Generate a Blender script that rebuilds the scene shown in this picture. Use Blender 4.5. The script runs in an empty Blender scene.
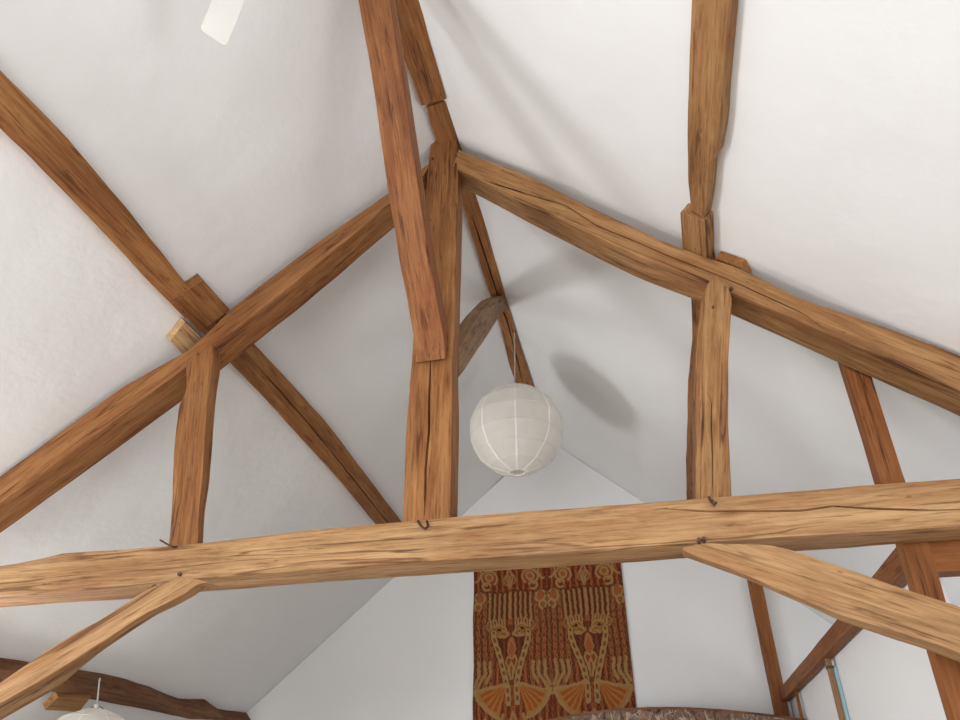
import bpy, bmesh, math, random
import numpy as np
from mathutils import Vector, Matrix, noise

random.seed(7)
C = bpy.context.scene.collection
sc = bpy.context.scene

# ------------------------------------------------------------------ survey
# The roof was surveyed in truss units (truss front face 4 units from the eye);
# one unit is U metres, and the eye stands EYE metres above the floor.
U, EYE, F = 0.75, 1.55, 720.0
R = np.array([[0.9756667, -0.1196311, -0.1837468],
              [0.21925124, 0.52528942, 0.82219214],
              [-0.0018395, -0.84247221, 0.53873667]])
APEX, XR, TAN = 4.97, -1.2, 0.856        # roof: apex height, ridge line, slope
YG, YF = 10.0, -3.6                      # gable wall, wall behind the eye
XWL, XWR = -6.1, 3.7                     # eaves walls
FLOOR = -EYE / U
NL = math.hypot(1, TAN)

def ray(p): return R @ np.array([p[0]-480, p[1]-360, F])
def on(p, ax, v):
    r = ray(p); return r*(v/r[ax])
def slope(p, side, off=0.0):             # side -1 left slope, +1 right slope; off = distance below the plaster
    n = np.array([side*TAN, 0, 1.0]); d = APEX + side*TAN*XR - off*NL
    r = ray(p); return r*(d/np.dot(n, r))
def roofz(x): return APEX - TAN*abs(x-XR)
def W(p): return Vector((p[0]*U, p[1]*U, p[2]*U+EYE))

# ------------------------------------------------------------------ helpers
def link(name, me, mat, parent=None):
    o = bpy.data.objects.new(name, me); C.objects.link(o)
    if mat: me.materials.append(mat)
    if parent:
        o.parent = parent
        o.matrix_parent_inverse = parent.matrix_world.inverted()
    return o

def tag(o, label=None, cat=None, group=None, kind=None):
    if label: o['label'] = label
    if cat: o['category'] = cat
    if group: o['group'] = group
    if kind: o['kind'] = kind
    return o

def resample(pts, n):
    P = np.array(pts, float)
    d = np.r_[0, np.cumsum(np.linalg.norm(np.diff(P, axis=0), axis=1))]
    t = np.linspace(0, d[-1], n)
    return np.stack([np.interp(t, d, P[:, k]) for k in range(P.shape[1])], 1)

def timber(name, c0, c1, c2, c3, mat, rad=0.018, amp=0.004, crack=None, seed=0, parent=None, step=0.028, wane=1.0):
    """Hewn timber from four arris lines (world metres).  side 0 = c0-c1 is the face that may carry a shake (crack):
    crack = dict(pts=[(t, v)...], w=half width m, d=depth m)"""
    L = max(np.linalg.norm(np.array(c[-1])-np.array(c[0])) for c in (c0, c1, c2, c3))
    n = max(6, int(L/step))
    CC = [resample(c, n) for c in (c0, c1, c2, c3)]
    a = sum(c[0] for c in CC)/4; b = sum(c[-1] for c in CC)/4
    xax = Vector(b-a).normalized()
    side = Vector(CC[1][n//2]-CC[0][n//2]); yax = (side-xax*side.dot(xax)).normalized(); zax = xax.cross(yax)
    M = Matrix((xax, yax, zax)).transposed().to_4x4(); M.translation = Vector((a+b)/2)
    Mi = M.inverted()
    K = 5
    loops = []
    ts = np.linspace(0, 1, n)
    for i in range(n):
        cs = [Vector(c[i]) for c in CC]; cen = sum(cs, Vector())/4
        t = ts[i]
        loop = []
        for k in range(4):
            p, q = cs[k], cs[(k+1) % 4]
            ln = (q-p).length
            u = t*L
            def r_at(m):
                return min(rad*0.8*(0.75+wane*1.1*max(-0.5, noise.noise(Vector((u*1.1, seed*3.7+m*9.1, 2.3))))), ln*0.35)
            ra, rb = r_at(k), r_at((k+1) % 4)
            fa, fb = ra/ln, 1-rb/ln
            vs = []
            if crack and k == 0:
                pts = crack['pts']
                v = float(np.interp(t, [x[0] for x in pts], [x[1] for x in pts]))
                v = min(max(v+0.012*noise.noise(Vector((u*5, seed, 8))), fa+0.06), fb-0.06)
                t0, t1 = pts[0][0], pts[-1][0]
                e = 0.0
                if t0 <= t <= t1:
                    e = min(1, (t-t0)/(0.12*(t1-t0)+1e-6), (t1-t)/(0.25*(t1-t0)+1e-6))
                e = max(0, e)*(0.75+0.5*noise.noise(Vector((u*4, seed, 1))))
                w = max(crack['w']*e, 0.0012)/ln
                for j in range(K): vs.append((fa+(v-w-fa)*j/K, 0))
                vs += [(v-w, 0), (v-w*0.45, crack['d']*e), (v+w*0.45, crack['d']*e), (v+w, 0)]
                for j in range(1, K+1): vs.append((v+w+(fb-v-w)*j/K, 0))
            else:
                for j in range(K+1): vs.append((fa+(fb-fa)*j/K, 0))
            for v, dep in vs:
                pt = p.lerp(q, v)
                if dep: pt = pt + (cen-pt).normalized()*dep
                loop.append((pt, dep))
            # rounded arris towards next corner
            nx = cs[(k+2) % 4]; d2 = (nx-q).normalized(); d1 = (p-q).normalized()
            loop.append((q + (d1+d2)*rb*0.2, 0))
        out = []
        for pt, dep in loop:
            l = Mi @ pt
            if not dep:
                s = Vector((l.x*1.6+seed*5.1, l.y*9, l.z*9)); s2 = Vector((l.x*5+seed*2.2, l.y*26, l.z*26))
                dd = amp*noise.noise(s)*1.3 + amp*0.55*noise.noise(s2)
                pt = pt + (pt-cen).normalized()*dd
            out.append(Mi @ pt)
        loops.append(out)
    m = len(loops[0])
    verts = [v for lp in loops for v in lp]
    faces = [(i*m+j, i*m+(j+1) % m, (i+1)*m+(j+1) % m, (i+1)*m+j) for i in range(n-1) for j in range(m)]
    faces.append(tuple(range(m-1, -1, -1))); faces.append(tuple(range((n-1)*m, n*m)))
    me = bpy.data.meshes.new(name); me.from_pydata([tuple(v) for v in verts], [], faces)
    bm = bmesh.new(); bm.from_mesh(me); bmesh.ops.recalc_face_normals(bm, faces=bm.faces); bm.to_mesh(me); bm.free()
    me.shade_smooth(); me.set_sharp_from_angle(angle=math.radians(48))
    o = link(name, me, mat); o.matrix_world = M
    bpy.context.view_layer.update()
    if parent:
        o.parent = parent; o.matrix_parent_inverse = parent.matrix_world.inverted()
    return o

def truss_timber(name, A, ya, B, yb, yf, yk, mat, crackpx=None, cw=0.006, cd=0.03, **kw):
    """Timber in the plane of the truss: outline lines A and B seen on depths ya, yb; solid from depth yf to yk (floats or (start, end, ...) lists)."""
    n = 60
    a = resample([on(p, 1, ya) for p in A], n); b = resample([on(p, 1, yb) for p in B], n)
    def yy(v): return np.full(n, v) if isinstance(v, (int, float)) else np.interp(np.linspace(0, 1, n), np.linspace(0, 1, len(v)), v)
    f, k = yy(yf), yy(yk)
    mk = lambda P, y: [W((P[i][0], y[i], P[i][2])) for i in range(n)]
    crack = None
    if crackpx:
        pts = []
        for p in crackpx:
            q = on(p, 1, float(np.mean(f)))[[0, 2]]
            best = None
            for i in range(n):
                s, e = a[i][[0, 2]], b[i][[0, 2]]
                v = float(np.dot(q-s, e-s)/np.dot(e-s, e-s)); dist = np.linalg.norm(s+(e-s)*v-q)
                if best is None or dist < best[0]: best = (dist, i/(n-1), v)
            pts.append(best[1:])
        pts.sort(); crack = dict(pts=pts, w=cw, d=cd)
    return timber(name, mk(a, f), mk(b, f), mk(b, k), mk(a, k), mat, crack=crack, **kw)

def slope_timber(name, side, up, dn, p, mat, upoff=0.0, dnoff=None, crack=None, back=-0.004, **kw):
    """Timber lying on a roof slope, standing p proud of the plaster; up / dn = its up-slope and down-slope outline."""
    if dnoff is None: dnoff = p
    n = 60
    nrm = np.array([side*TAN, 0, 1.0])/NL
    a = [slope(q, side, upoff) for q in up]; b = [slope(q, side, dnoff) for q in dn]
    a = [q + nrm*(upoff-p) for q in a]; b = [q + nrm*(dnoff-p) for q in b]
    a = resample(a, n); b = resample(b, n)
    k = nrm*(p-back)
    mk = lambda P, s: [W(q+s) for q in P]
    return timber(name, mk(a, 0*k), mk(b, 0*k), mk(b, k), mk(a, k), mat, crack=crack, **kw)

def box_timber(name, x0, x1, y0, y1, z0, z1, mat, axis='z', **kw):
    if axis == 'z':
        c = [[(x, y, z0), (x, y, z1)] for x, y in ((x0, y0), (x1, y0), (x1, y1), (x0, y1))]
    elif axis == 'y':
        c = [[(x, y0, z), (x, y1, z)] for x, z in ((x0, z1), (x0, z0), (x1, z0), (x1, z1))]
    else:
        c = [[(x0, y, z), (x1, y, z)] for y, z in ((y0, z1), (y0, z0), (y1, z0), (y1, z1))]
    c = [[W(p) for p in q] for q in c]
    return timber(name, *c, mat, **kw)

def bm_obj(name, bm, mat, parent=None, smooth=True, loc=None):
    bmesh.ops.recalc_face_normals(bm, faces=bm.faces)
    if loc is not None:
        bmesh.ops.translate(bm, verts=bm.verts, vec=-Vector(loc))
    me = bpy.data.meshes.new(name); bm.to_mesh(me); bm.free()
    if smooth:
        me.shade_smooth(); me.set_sharp_from_angle(angle=math.radians(40))
    o = link(name, me, mat)
    if loc is not None: o.location = loc
    bpy.context.view_layer.update()
    if parent:
        o.parent = parent; o.matrix_parent_inverse = parent.matrix_world.inverted()
    return o

def add_cyl(bm, p, q, r, seg=10, r2=None):
    p, q = Vector(p), Vector(q); d = (q-p); L = d.length
    M = d.to_track_quat('Z', 'Y').to_matrix().to_4x4(); M.translation = (p+q)/2
    bmesh.ops.create_cone(bm, cap_ends=True, segments=seg, radius1=r, radius2=r if r2 is None else r2, depth=L, matrix=M)

def add_box(bm, a, b):
    M = Matrix.Diagonal((b[0]-a[0], b[1]-a[1], b[2]-a[2], 1)); M.translation = Vector(((a[0]+b[0])/2, (a[1]+b[1])/2, (a[2]+b[2])/2))
    bmesh.ops.create_cube(bm, size=1, matrix=M)

def tube(bm, pts, r, seg=8):
    pts = [Vector(p) for p in pts]; rings = []
    for i, p in enumerate(pts):
        d = (pts[min(i+1, len(pts)-1)]-pts[max(i-1, 0)]).normalized()
        q = d.to_track_quat('Z', 'Y')
        rings.append([bm.verts.new(p + q @ Vector((r*math.cos(k*2*math.pi/seg), r*math.sin(k*2*math.pi/seg), 0))) for k in range(seg)])
    for a, b in zip(rings, rings[1:]):
        for k in range(seg): bm.faces.new((a[k], a[(k+1) % seg], b[(k+1) % seg], b[k]))
    bm.faces.new(rings[0][::-1]); bm.faces.new(rings[-1])

def ring(bm, c, rad, r, seg=40, s2=6):
    rings = []
    for i in range(seg):
        a = i*2*math.pi/seg; d = Vector((math.cos(a), math.sin(a), 0))
        rings.append([bm.verts.new(Vector(c)+d*(rad+r*math.cos(k*2*math.pi/s2))+Vector((0, 0, r*math.sin(k*2*math.pi/s2)))) for k in range(s2)])
    for i in range(seg):
        a, b = rings[i], rings[(i+1) % seg]
        for k in range(s2): bm.faces.new((a[k], a[(k+1) % s2], b[(k+1) % s2], b[k]))

# ------------------------------------------------------------------ materials
def new_mat(name, rough=0.7):
    m = bpy.data.materials.new(name); m.use_nodes = True
    b = m.node_tree.nodes['Principled BSDF']; b.inputs['Roughness'].default_value = rough
    return m, m.node_tree.nodes, m.node_tree.links, b

def ramp(N, stops):
    r = N.new('ShaderNodeValToRGB'); e = r.color_ramp.elements
    while len(e) < len(stops): e.new(0.5)
    for x, (p, c) in zip(e, stops): x.position = p; x.color = (*c, 1)
    return r

def wood(name, dark, mid, light, red, gold=None, rough=0.62, contrast=1.0, bump=0.35):
    gold = gold or tuple(min(1, c*1.12) for c in light)
    m, N, Lk, b = new_mat(name, rough)
    tc = N.new('ShaderNodeTexCoord'); oi = N.new('ShaderNodeObjectInfo')
    add = N.new('ShaderNodeVectorMath'); add.operation = 'MULTIPLY_ADD'
    cmb = N.new('ShaderNodeCombineXYZ')
    for k in range(3): Lk.new(oi.outputs['Random'], cmb.inputs[k])
    Lk.new(cmb.outputs[0], add.inputs[0]); add.inputs[1].default_value = (37, 11, 23); Lk.new(tc.outputs['Object'], add.inputs[2])
    def nz(scale, sc_=1.0, det=5, rough_=0.6, dist=0.0):
        mp = N.new('ShaderNodeMapping'); mp.inputs['Scale'].default_value = scale; Lk.new(add.outputs[0], mp.inputs['Vector'])
        t = N.new('ShaderNodeTexNoise'); t.inputs['Scale'].default_value = sc_; t.inputs['Detail'].default_value = det
        t.inputs['Roughness'].default_value = rough_; t.inputs['Distortion'].default_value = dist
        Lk.new(mp.outputs[0], t.inputs['Vector']); return t
    def mix(bt, fac, a, c):
        x = N.new('ShaderNodeMix'); x.data_type = 'RGBA'; x.blend_type = bt
        if isinstance(fac, float): x.inputs[0].default_value = fac
        else: Lk.new(fac, x.inputs[0])
        for i, s in ((6, a), (7, c)):
            if isinstance(s, tuple): x.inputs[i].default_value = (*s, 1)
            else: Lk.new(s, x.inputs[i])
        return x.outputs[2]
    grain = nz((0.9, 46, 46), 1, 8, 0.72, 0.25)
    rp = ramp(N, [(0.22, dark), (0.44, mid), (0.66, light), (0.85, mid)]); Lk.new(grain.outputs[0], rp.inputs[0])
    patch = nz((1.1, 9, 9), 1, 6, 0.65, 0.3)
    pr = ramp(N, [(0.40, (0, 0, 0)), (0.64, (1, 1, 1))]); Lk.new(patch.outputs[0], pr.inputs[0])
    sc1 = N.new('ShaderNodeMath'); sc1.operation = 'MULTIPLY'; sc1.inputs[1].default_value = 0.7; Lk.new(pr.outputs[0], sc1.inputs[0])
    col = mix('MIX', sc1.outputs[0], rp.outputs[0], red)
    fib = nz((6, 95, 95), 1, 5, 0.7, 0.2)
    fr = ramp(N, [(0.33, (0.55, 0.5, 0.45)), (0.52, (1, 1, 1)), (0.8, (1.12, 1.1, 1.05))]); Lk.new(fib.outputs[0], fr.inputs[0])
    col = mix('MULTIPLY', 0.7*contrast if contrast < 1.4 else 1.0, col, fr.outputs[0])
    # golden worn patches and dark flecks
    p2 = nz((1.8, 14, 14), 1, 6, 0.7, 0.4); p2r = ramp(N, [(0.5, (0, 0, 0)), (0.72, (0.75, 0.75, 0.75))]); Lk.new(p2.outputs[0], p2r.inputs[0])
    col = mix('MIX', p2r.outputs[0], col, gold)
    fl_ = nz((3.2, 55, 55), 1, 4, 0.6, 0.3); flr = ramp(N, [(0.32, (0.33, 0.25, 0.2)), (0.43, (1, 1, 1))]); Lk.new(fl_.outputs[0], flr.inputs[0])
    col = mix('MULTIPLY', 0.8*min(contrast, 1.0), col, flr.outputs[0])
    st_ = nz((0.9, 5, 5), 1, 4, 0.6, 0.2); str_ = ramp(N, [(0.3, (0.62, 0.55, 0.5)), (0.5, (1, 1, 1)), (0.75, (1.12, 1.1, 1.06))]); Lk.new(st_.outputs[0], str_.inputs[0])
    col = mix('MULTIPLY', 0.85*min(contrast, 1.0), col, str_.outputs[0])
    # shakes: thin dark lines along the grain where a stretched noise crosses its middle
    sh = nz((0.45, 10, 10), 1, 3, 0.5, 0.35)
    sr = ramp(N, [(0.484, (1, 1, 1)), (0.497, (0.3, 0.22, 0.16)), (0.503, (0.3, 0.22, 0.16)), (0.516, (1, 1, 1))]); Lk.new(sh.outputs[0], sr.inputs[0])
    gate = nz((1.6, 3, 3), 1, 2); gr = ramp(N, [(0.47, (0, 0, 0)), (0.58, (1, 1, 1))]); Lk.new(gate.outputs[0], gr.inputs[0])
    gm = N.new('ShaderNodeMath'); gm.operation = 'MULTIPLY'; gm.inputs[1].default_value = 0.85; Lk.new(gr.outputs[0], gm.inputs[0])
    col = mix('MULTIPLY', gm.outputs[0], col, sr.outputs[0])
    # knots and nail stains
    mp = N.new('ShaderNodeMapping'); mp.inputs['Scale'].default_value = (1.7, 7, 7); Lk.new(add.outputs[0], mp.inputs['Vector'])
    vo = N.new('ShaderNodeTexVoronoi'); vo.inputs['Scale'].default_value = 1.3; Lk.new(mp.outputs[0], vo.inputs['Vector'])
    kr = ramp(N, [(0.04, (0.45, 0.36, 0.28)), (0.12, (0.8, 0.72, 0.64)), (0.2, (1, 1, 1))]); Lk.new(vo.outputs['Distance'], kr.inputs[0])
    col = mix('MULTIPLY', 0.8, col, kr.outputs[0])
    mp2 = N.new('ShaderNodeMapping'); mp2.inputs['Scale'].default_value = (6, 16, 16); Lk.new(add.outputs[0], mp2.inputs['Vector'])
    v2 = N.new('ShaderNodeTexVoronoi'); v2.inputs['Scale'].default_value = 1.0; Lk.new(mp2.outputs[0], v2.inputs['Vector'])
    k2 = ramp(N, [(0.05, (0.4, 0.3, 0.22)), (0.1, (1, 1, 1))]); Lk.new(v2.outputs['Distance'], k2.inputs[0])
    col = mix('MULTIPLY', 0.6, col, k2.outputs[0])
    Lk.new(col, b.inputs['Base Color'])
    b.inputs['Specular IOR Level'].default_value = 0.25
    bp = N.new('ShaderNodeBump'); bp.inputs['Strength'].default_value = bump; bp.inputs['Distance'].default_value = 0.02
    am = N.new('ShaderNodeMath'); am.operation = 'MULTIPLY_ADD'; am.inputs[1].default_value = 0.6
    Lk.new(fib.outputs[0], am.inputs[0]); Lk.new(grain.outputs[0], am.inputs[2]); Lk.new(am.outputs[0], bp.inputs['Height'])
    Lk.new(bp.outputs[0], b.inputs['Normal'])
    return m

OAK = wood('oak', (0.12, 0.045, 0.014), (0.27, 0.115, 0.036), (0.38, 0.185, 0.068), (0.235, 0.082, 0.025))
OAK_PALE_LIT = wood('oak_pale_lit', (0.18, 0.088, 0.037), (0.39, 0.22, 0.097), (0.53, 0.335, 0.17), (0.33, 0.155, 0.060))  # slightly paler timber, with light from the nearby windows also put into its colour
OAKT = wood('oak_tan', (0.15, 0.068, 0.025), (0.31, 0.155, 0.058), (0.42, 0.24, 0.105), (0.26, 0.11, 0.037))
OAKR = wood('oak_reddish', (0.11, 0.038, 0.014), (0.25, 0.095, 0.032), (0.35, 0.155, 0.058), (0.215, 0.065, 0.022))
OAKG = wood('oak_weathered', (0.13, 0.07, 0.032), (0.26, 0.15, 0.075), (0.34, 0.215, 0.115), (0.23, 0.125, 0.06))
OAKD = wood('oak_dark', (0.07, 0.03, 0.014), (0.17, 0.075, 0.032), (0.25, 0.12, 0.055), (0.15, 0.055, 0.022))
PINE = wood('stained_softwood', (0.15, 0.052, 0.015), (0.25, 0.092, 0.026), (0.31, 0.125, 0.038), (0.22, 0.07, 0.019), contrast=0.7, bump=0.12)
PALE = wood('pale_sawn_wood', (0.35, 0.2, 0.09), (0.55, 0.35, 0.17), (0.62, 0.43, 0.24), (0.5, 0.28, 0.12))

def plaster(name, col):
    m, N, Lk, b = new_mat(name, 0.9)
    tc = N.new('ShaderNodeTexCoord')
    t = N.new('ShaderNodeTexNoise'); t.inputs['Scale'].default_value = 1.1; t.inputs['Detail'].default_value = 4; Lk.new(tc.outputs['Object'], t.inputs['Vector'])
    r = ramp(N, [(0.3, tuple(c*0.965 for c in col)), (0.7, col)]); Lk.new(t.outputs[0], r.inputs[0]); Lk.new(r.outputs[0], b.inputs['Base Color'])
    t2 = N.new('ShaderNodeTexNoise'); t2.inputs['Scale'].default_value = 3.2; t2.inputs['Detail'].default_value = 6; t2.inputs['Roughness'].default_value = 0.55
    Lk.new(tc.outputs['Object'], t2.inputs['Vector'])
    bp = N.new('ShaderNodeBump'); bp.inputs['Strength'].default_value = 0.22; bp.inputs['Distance'].default_value = 0.05
    Lk.new(t2.outputs[0], bp.inputs['Height']); Lk.new(bp.outputs[0], b.inputs['Normal'])
    b.inputs['Specular IOR Level'].default_value = 0.1
    return m
PLASTER = plaster('white_plaster', (0.80, 0.805, 0.805))

def plain(name, col, rough=0.5, metal=0.0, nscale=40, var=0.12):
    m, N, Lk, b = new_mat(name, rough); b.inputs['Metallic'].default_value = metal
    tc = N.new('ShaderNodeTexCoord'); t = N.new('ShaderNodeTexNoise'); t.inputs['Scale'].default_value = nscale; Lk.new(tc.outputs['Object'], t.inputs['Vector'])
    r = ramp(N, [(0.3, tuple(c*(1-var) for c in col)), (0.7, col)]); Lk.new(t.outputs[0], r.inputs[0]); Lk.new(r.outputs[0], b.inputs['Base Color'])
    return m
IRON = plain('iron', (0.11, 0.055, 0.03), 0.6, 0.6)
PEG = plain('dark_peg', (0.10, 0.05, 0.025), 0.7)
WHITE = plain('white_enamel', (0.60, 0.60, 0.57), 0.35, 0, 8, 0.03)
CORD = plain('grey_cord', (0.36, 0.34, 0.31), 0.6)
BLUE = plain('pale_blue_paint', (0.30, 0.50, 0.58), 0.5)
FRAMEW = plain('white_frame_paint', (0.8, 0.8, 0.78), 0.4)

def paper_mat():
    m, N, Lk, b = new_mat('lantern_paper', 0.8)
    tc = N.new('ShaderNodeTexCoord'); t = N.new('ShaderNodeTexNoise'); t.inputs['Scale'].default_value = 9; t.inputs['Detail'].default_value = 6; Lk.new(tc.outputs['Object'], t.inputs['Vector'])
    r = ramp(N, [(0.3, (0.85, 0.83, 0.775)), (0.7, (0.90, 0.885, 0.835))]); Lk.new(t.outputs[0], r.inputs[0]); Lk.new(r.outputs[0], b.inputs['Base Color'])
    tr = N.new('ShaderNodeBsdfTranslucent'); Lk.new(r.outputs[0], tr.inputs['Color'])
    mx = N.new('ShaderNodeMixShader'); mx.inputs[0].default_value = 0.45
    Lk.new(b.outputs[0], mx.inputs[1]); Lk.new(tr.outputs[0], mx.inputs[2])
    Lk.new(mx.outputs[0], N['Material Output'].inputs['Surface'])
    bp = N.new('ShaderNodeBump'); bp.inputs['Strength'].default_value = 0.15; bp.inputs['Distance'].default_value = 0.02; Lk.new(t.outputs[0], bp.inputs['Height']); Lk.new(bp.outputs[0], b.inputs['Normal'])
    return m
PAPER = paper_mat()
RIB = plain('paper_rib', (0.72, 0.69, 0.64), 0.7, 0, 20, 0.04)
SEAM = plain('paper_seam', (0.93, 0.92, 0.88), 0.7, 0, 20, 0.04)

def floor_mat():
    m, N, Lk, b = new_mat('floor_boards', 0.5)
    tc = N.new('ShaderNodeTexCoord'); br = N.new('ShaderNodeTexBrick'); Lk.new(tc.outputs['Object'], br.inputs['Vector'])
    br.inputs['Color1'].default_value = (0.30, 0.25, 0.20, 1); br.inputs['Color2'].default_value = (0.36, 0.31, 0.25, 1); br.inputs['Mortar'].default_value = (0.1, 0.06, 0.03, 1)
    br.inputs['Scale'].default_value = 1.0; br.inputs['Mortar Size'].default_value = 0.004; br.inputs['Brick Width'].default_value = 1.8; br.inputs['Row Height'].default_value = 0.14
    Lk.new(br.outputs[0], b.inputs['Base Color']); return m

# ------------------------------------------------------------------ the room
def quad_wall(name, quads, mat, thick):
    """quads = lists of world points (planar polygons) extruded along thick"""
    bm = bmesh.new()
    for q in quads:
        a = [bm.verts.new(p) for p in q]; b = [bm.verts.new(Vector(p)+thick) for p in q]
        bm.faces.new(a); bm.faces.new(b[::-1])
        for i in range(len(q)): bm.faces.new((a[i], b[i], b[(i+1) % len(q)], a[(i+1) % len(q)]))
    o = bm_obj(name, bm, mat, smooth=False); o['kind'] = 'structure'; return o

bm = bmesh.new(); add_box(bm, W((XWL-0.3, YF-0.3, FLOOR))-Vector((0, 0, 0.12)), W((XWR+0.3, YG+0.3, FLOOR)))
fl = bm_obj('floor', bm, floor_mat(), smooth=False); fl['kind'] = 'structure'

# sloping plaster ceiling: gently uneven, one sheet per side, in one object
for s, xe in ((-1, XWL-0.25), (1, XWR+0.25)):
    bm = bmesh.new()
    nx, ny = 60, 130; G = []; H = []
    nv = Vector((s*TAN, 0, 1.0))/NL
    for i in range(nx+1):
        x = XR + (xe-XR)*i/nx
        row, row2 = [], []
        for j in range(ny+1):
            y = YF-0.2 + (YG+0.4-YF)*j/ny
            p = W((x, y, roofz(x)))
            e = min(1.0, i/4)
            d = (0.010*noise.noise(Vector((x*0.9, y*0.7, s*5))) + 0.004*noise.noise(Vector((x*2.3, y*2.1, s*3)))+0.004)*e
            row.append(bm.verts.new(p+nv*d)); row2.append(bm.verts.new(p+nv*0.14))
        G.append(row); H.append(row2)
    for i in range(nx):
        for j in range(ny):
            bm.faces.new((G[i][j], G[i+1][j], G[i+1][j+1], G[i][j+1]))
            bm.faces.new((H[i][j], H[i][j+1], H[i+1][j+1], H[i+1][j]))
    for j in range(ny): bm.faces.new((G[-1][j], H[-1][j], H[-1][j+1], G[-1][j+1]))
    ce = bm_obj('ceiling', bm, PLASTER); ce['kind'] = 'structure'

def gable_pts(y): return [W((XWL-0.2, y, FLOOR)), W((XWR+0.2, y, FLOOR)), W((XWR+0.2, y, roofz(XWR+0.2))), W((XR, y, APEX)), W((XWL-0.2, y, roofz(XWL-0.2)))]
quad_wall('wall_back', [gable_pts(YG)], PLASTER, Vector((0, 0.15, 0)))

WINS = []     # window openings: (wall, a0, a1, z0, z1) in units
def side_wall(name, x, outward, wins):
    ztop = roofz(x); quads = []; y = YF-0.1
    for (a, b, z0, z1) in wins:
        quads.append([(x, y, FLOOR), (x, a, FLOOR), (x, a, ztop), (x, y, ztop)])
        quads.append([(x, a, FLOOR), (x, b, FLOOR), (x, b, z0), (x, a, z0)])
        quads.append([(x, a, z1), (x, b, z1), (x, b, ztop), (x, a, ztop)])
        y = b; WINS.append(('x', x, outward, a, b, z0, z1))
    quads.append([(x, y, FLOOR), (x, YG+0.1, FLOOR), (x, YG+0.1, ztop), (x, y, ztop)])
    quad_wall(name, [[W(p) for p in q] for q in quads], PLASTER, Vector((outward*0.15, 0, 0)))
side_wall('wall_left', XWL, -1, [(-1.2, 1.4, -0.9, 0.55), (2.9, 5.3, -0.9, 0.55)])
side_wall('wall_right', XWR, 1, [(-0.6, 1.8, -0.9, 0.55), (5.6, 8.2, -0.9, 0.55)])
# wall behind the eye, with a wide window
fx0, fx1, fz0, fz1 = -3.6, 1.2, -1.2, 1.6
q = [[(XWL-0.2, YF, FLOOR), (fx0, YF, FLOOR), (fx0, YF, roofz(fx0)), (XWL-0.2, YF, roofz(XWL-0.2))],
     [(fx0, YF, FLOOR), (fx1, YF, FLOOR), (fx1, YF, fz0), (fx0, YF, fz0)],
     [(fx0, YF, fz1), (fx1, YF, fz1), (fx1, YF, roofz(fx1)), (XR, YF, APEX), (fx0, YF, roofz(fx0))],
     [(fx1, YF, FLOOR), (XWR+0.2, YF, FLOOR), (XWR+0.2, YF, roofz(XWR+0.2)), (fx1, YF, roofz(fx1))]]
quad_wall('wall_front', [[W(p) for p in k] for k in q], PLASTER, Vector((0, -0.15, 0)))
WINS.append(('y', YF, -1, fx0, fx1, fz0, fz1))

POWER = {0: 165, 1: 175, 2: 52, 3: 26, 4: 165}
for i, (ax, c, s, a, b, z0, z1) in enumerate(WINS):
    bm = bmesh.new()
    t = 0.05
    def P(u, z, d): return W((c, u, z))+Vector((s*d, 0, 0)) if ax == 'x' else W((u, c, z))+Vector((0, s*d, 0))
    def bar(u0, u1, za, zb):
        p, qv = P(u0, za, 0.04), P(u1, zb, 0.09)
        add_box(bm, [min(p[k], qv[k]) for k in range(3)], [max(p[k], qv[k]) for k in range(3)])
    e = t/U
    bar(a, b, z0, z0+e); bar(a, b, z1-e, z1); bar(a, a+e, z0+e, z1-e); bar(b-e, b, z0+e, z1-e)
    mid = (a+b)/2; bar(mid-e/2, mid+e/2, z0+e, z1-e)
    wo = bm_obj('window_%d' % (i+1), bm, FRAMEW, smooth=False, loc=P(mid, z0, 0.065)); wo['kind'] = 'structure'
    ld = bpy.data.lights.new('daylight', 'AREA'); ld.shape = 'RECTANGLE'; ld.size = (b-a)*U; ld.size_y = (z1-z0)*U
    ld.energy = POWER[i]; ld.color = (0.99, 0.992, 1.0)
    lo = bpy.data.objects.new('daylight', ld); C.objects.link(lo)
    lo.location = P(mid, (z0+z1)/2, 0.2)
    lo.rotation_euler = Vector((-s, 0, 0) if ax == 'x' else (0, -s, 0)).to_track_quat('-Z', 'Z').to_euler()

# ------------------------------------------------------------------ the truss
YT, YTB = 4.0, 4.275
tie = truss_timber('tie_beam',
    [(-60, 570), (0, 566), (30, 562), (60, 554), (100, 551), (150, 547), (210, 542), (300, 531), (400, 521), (480, 514), (560, 508), (660, 502), (700, 498), (780, 492), (860, 484), (960, 478), (1700, 424)], YT,
    [(-60, 612), (0, 608), (60, 604), (130, 600), (200, 592), (300, 585), (400, 577), (470, 573), (560, 567), (640, 562), (700, 558), (800, 552), (880, 547), (960, 542), (1700, 490)], YTB,
    YT, YTB, OAK_PALE_LIT, crackpx=[(640, 508), (720, 512), (790, 511), (830, 506), (880, 507), (930, 511), (1000, 508)], cw=0.006, cd=0.03, rad=0.022, amp=0.006, seed=1)
tag(tie, 'long pale horizontal tie beam running right across the room', 'beam')

king = truss_timber('king_post',
    [(401, 540), (404, 480), (405, 440), (408, 400), (413, 340), (420, 260), (428, 165), (431, 138)], YT,
    [(458, 536), (459, 440), (459, 380), (461, 300), (463, 220), (463, 180), (461, 138)], 4.19,
    [4.012, 4.0, 4.0], 4.19, OAK, crackpx=[(425, 518), (426, 470), (428, 430), (431, 372), (432, 350)], cw=0.008, cd=0.05, rad=0.014, amp=0.004, seed=2)
tag(king, 'tall upright king post rising from the tie beam centre to the ridge', 'post')

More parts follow.
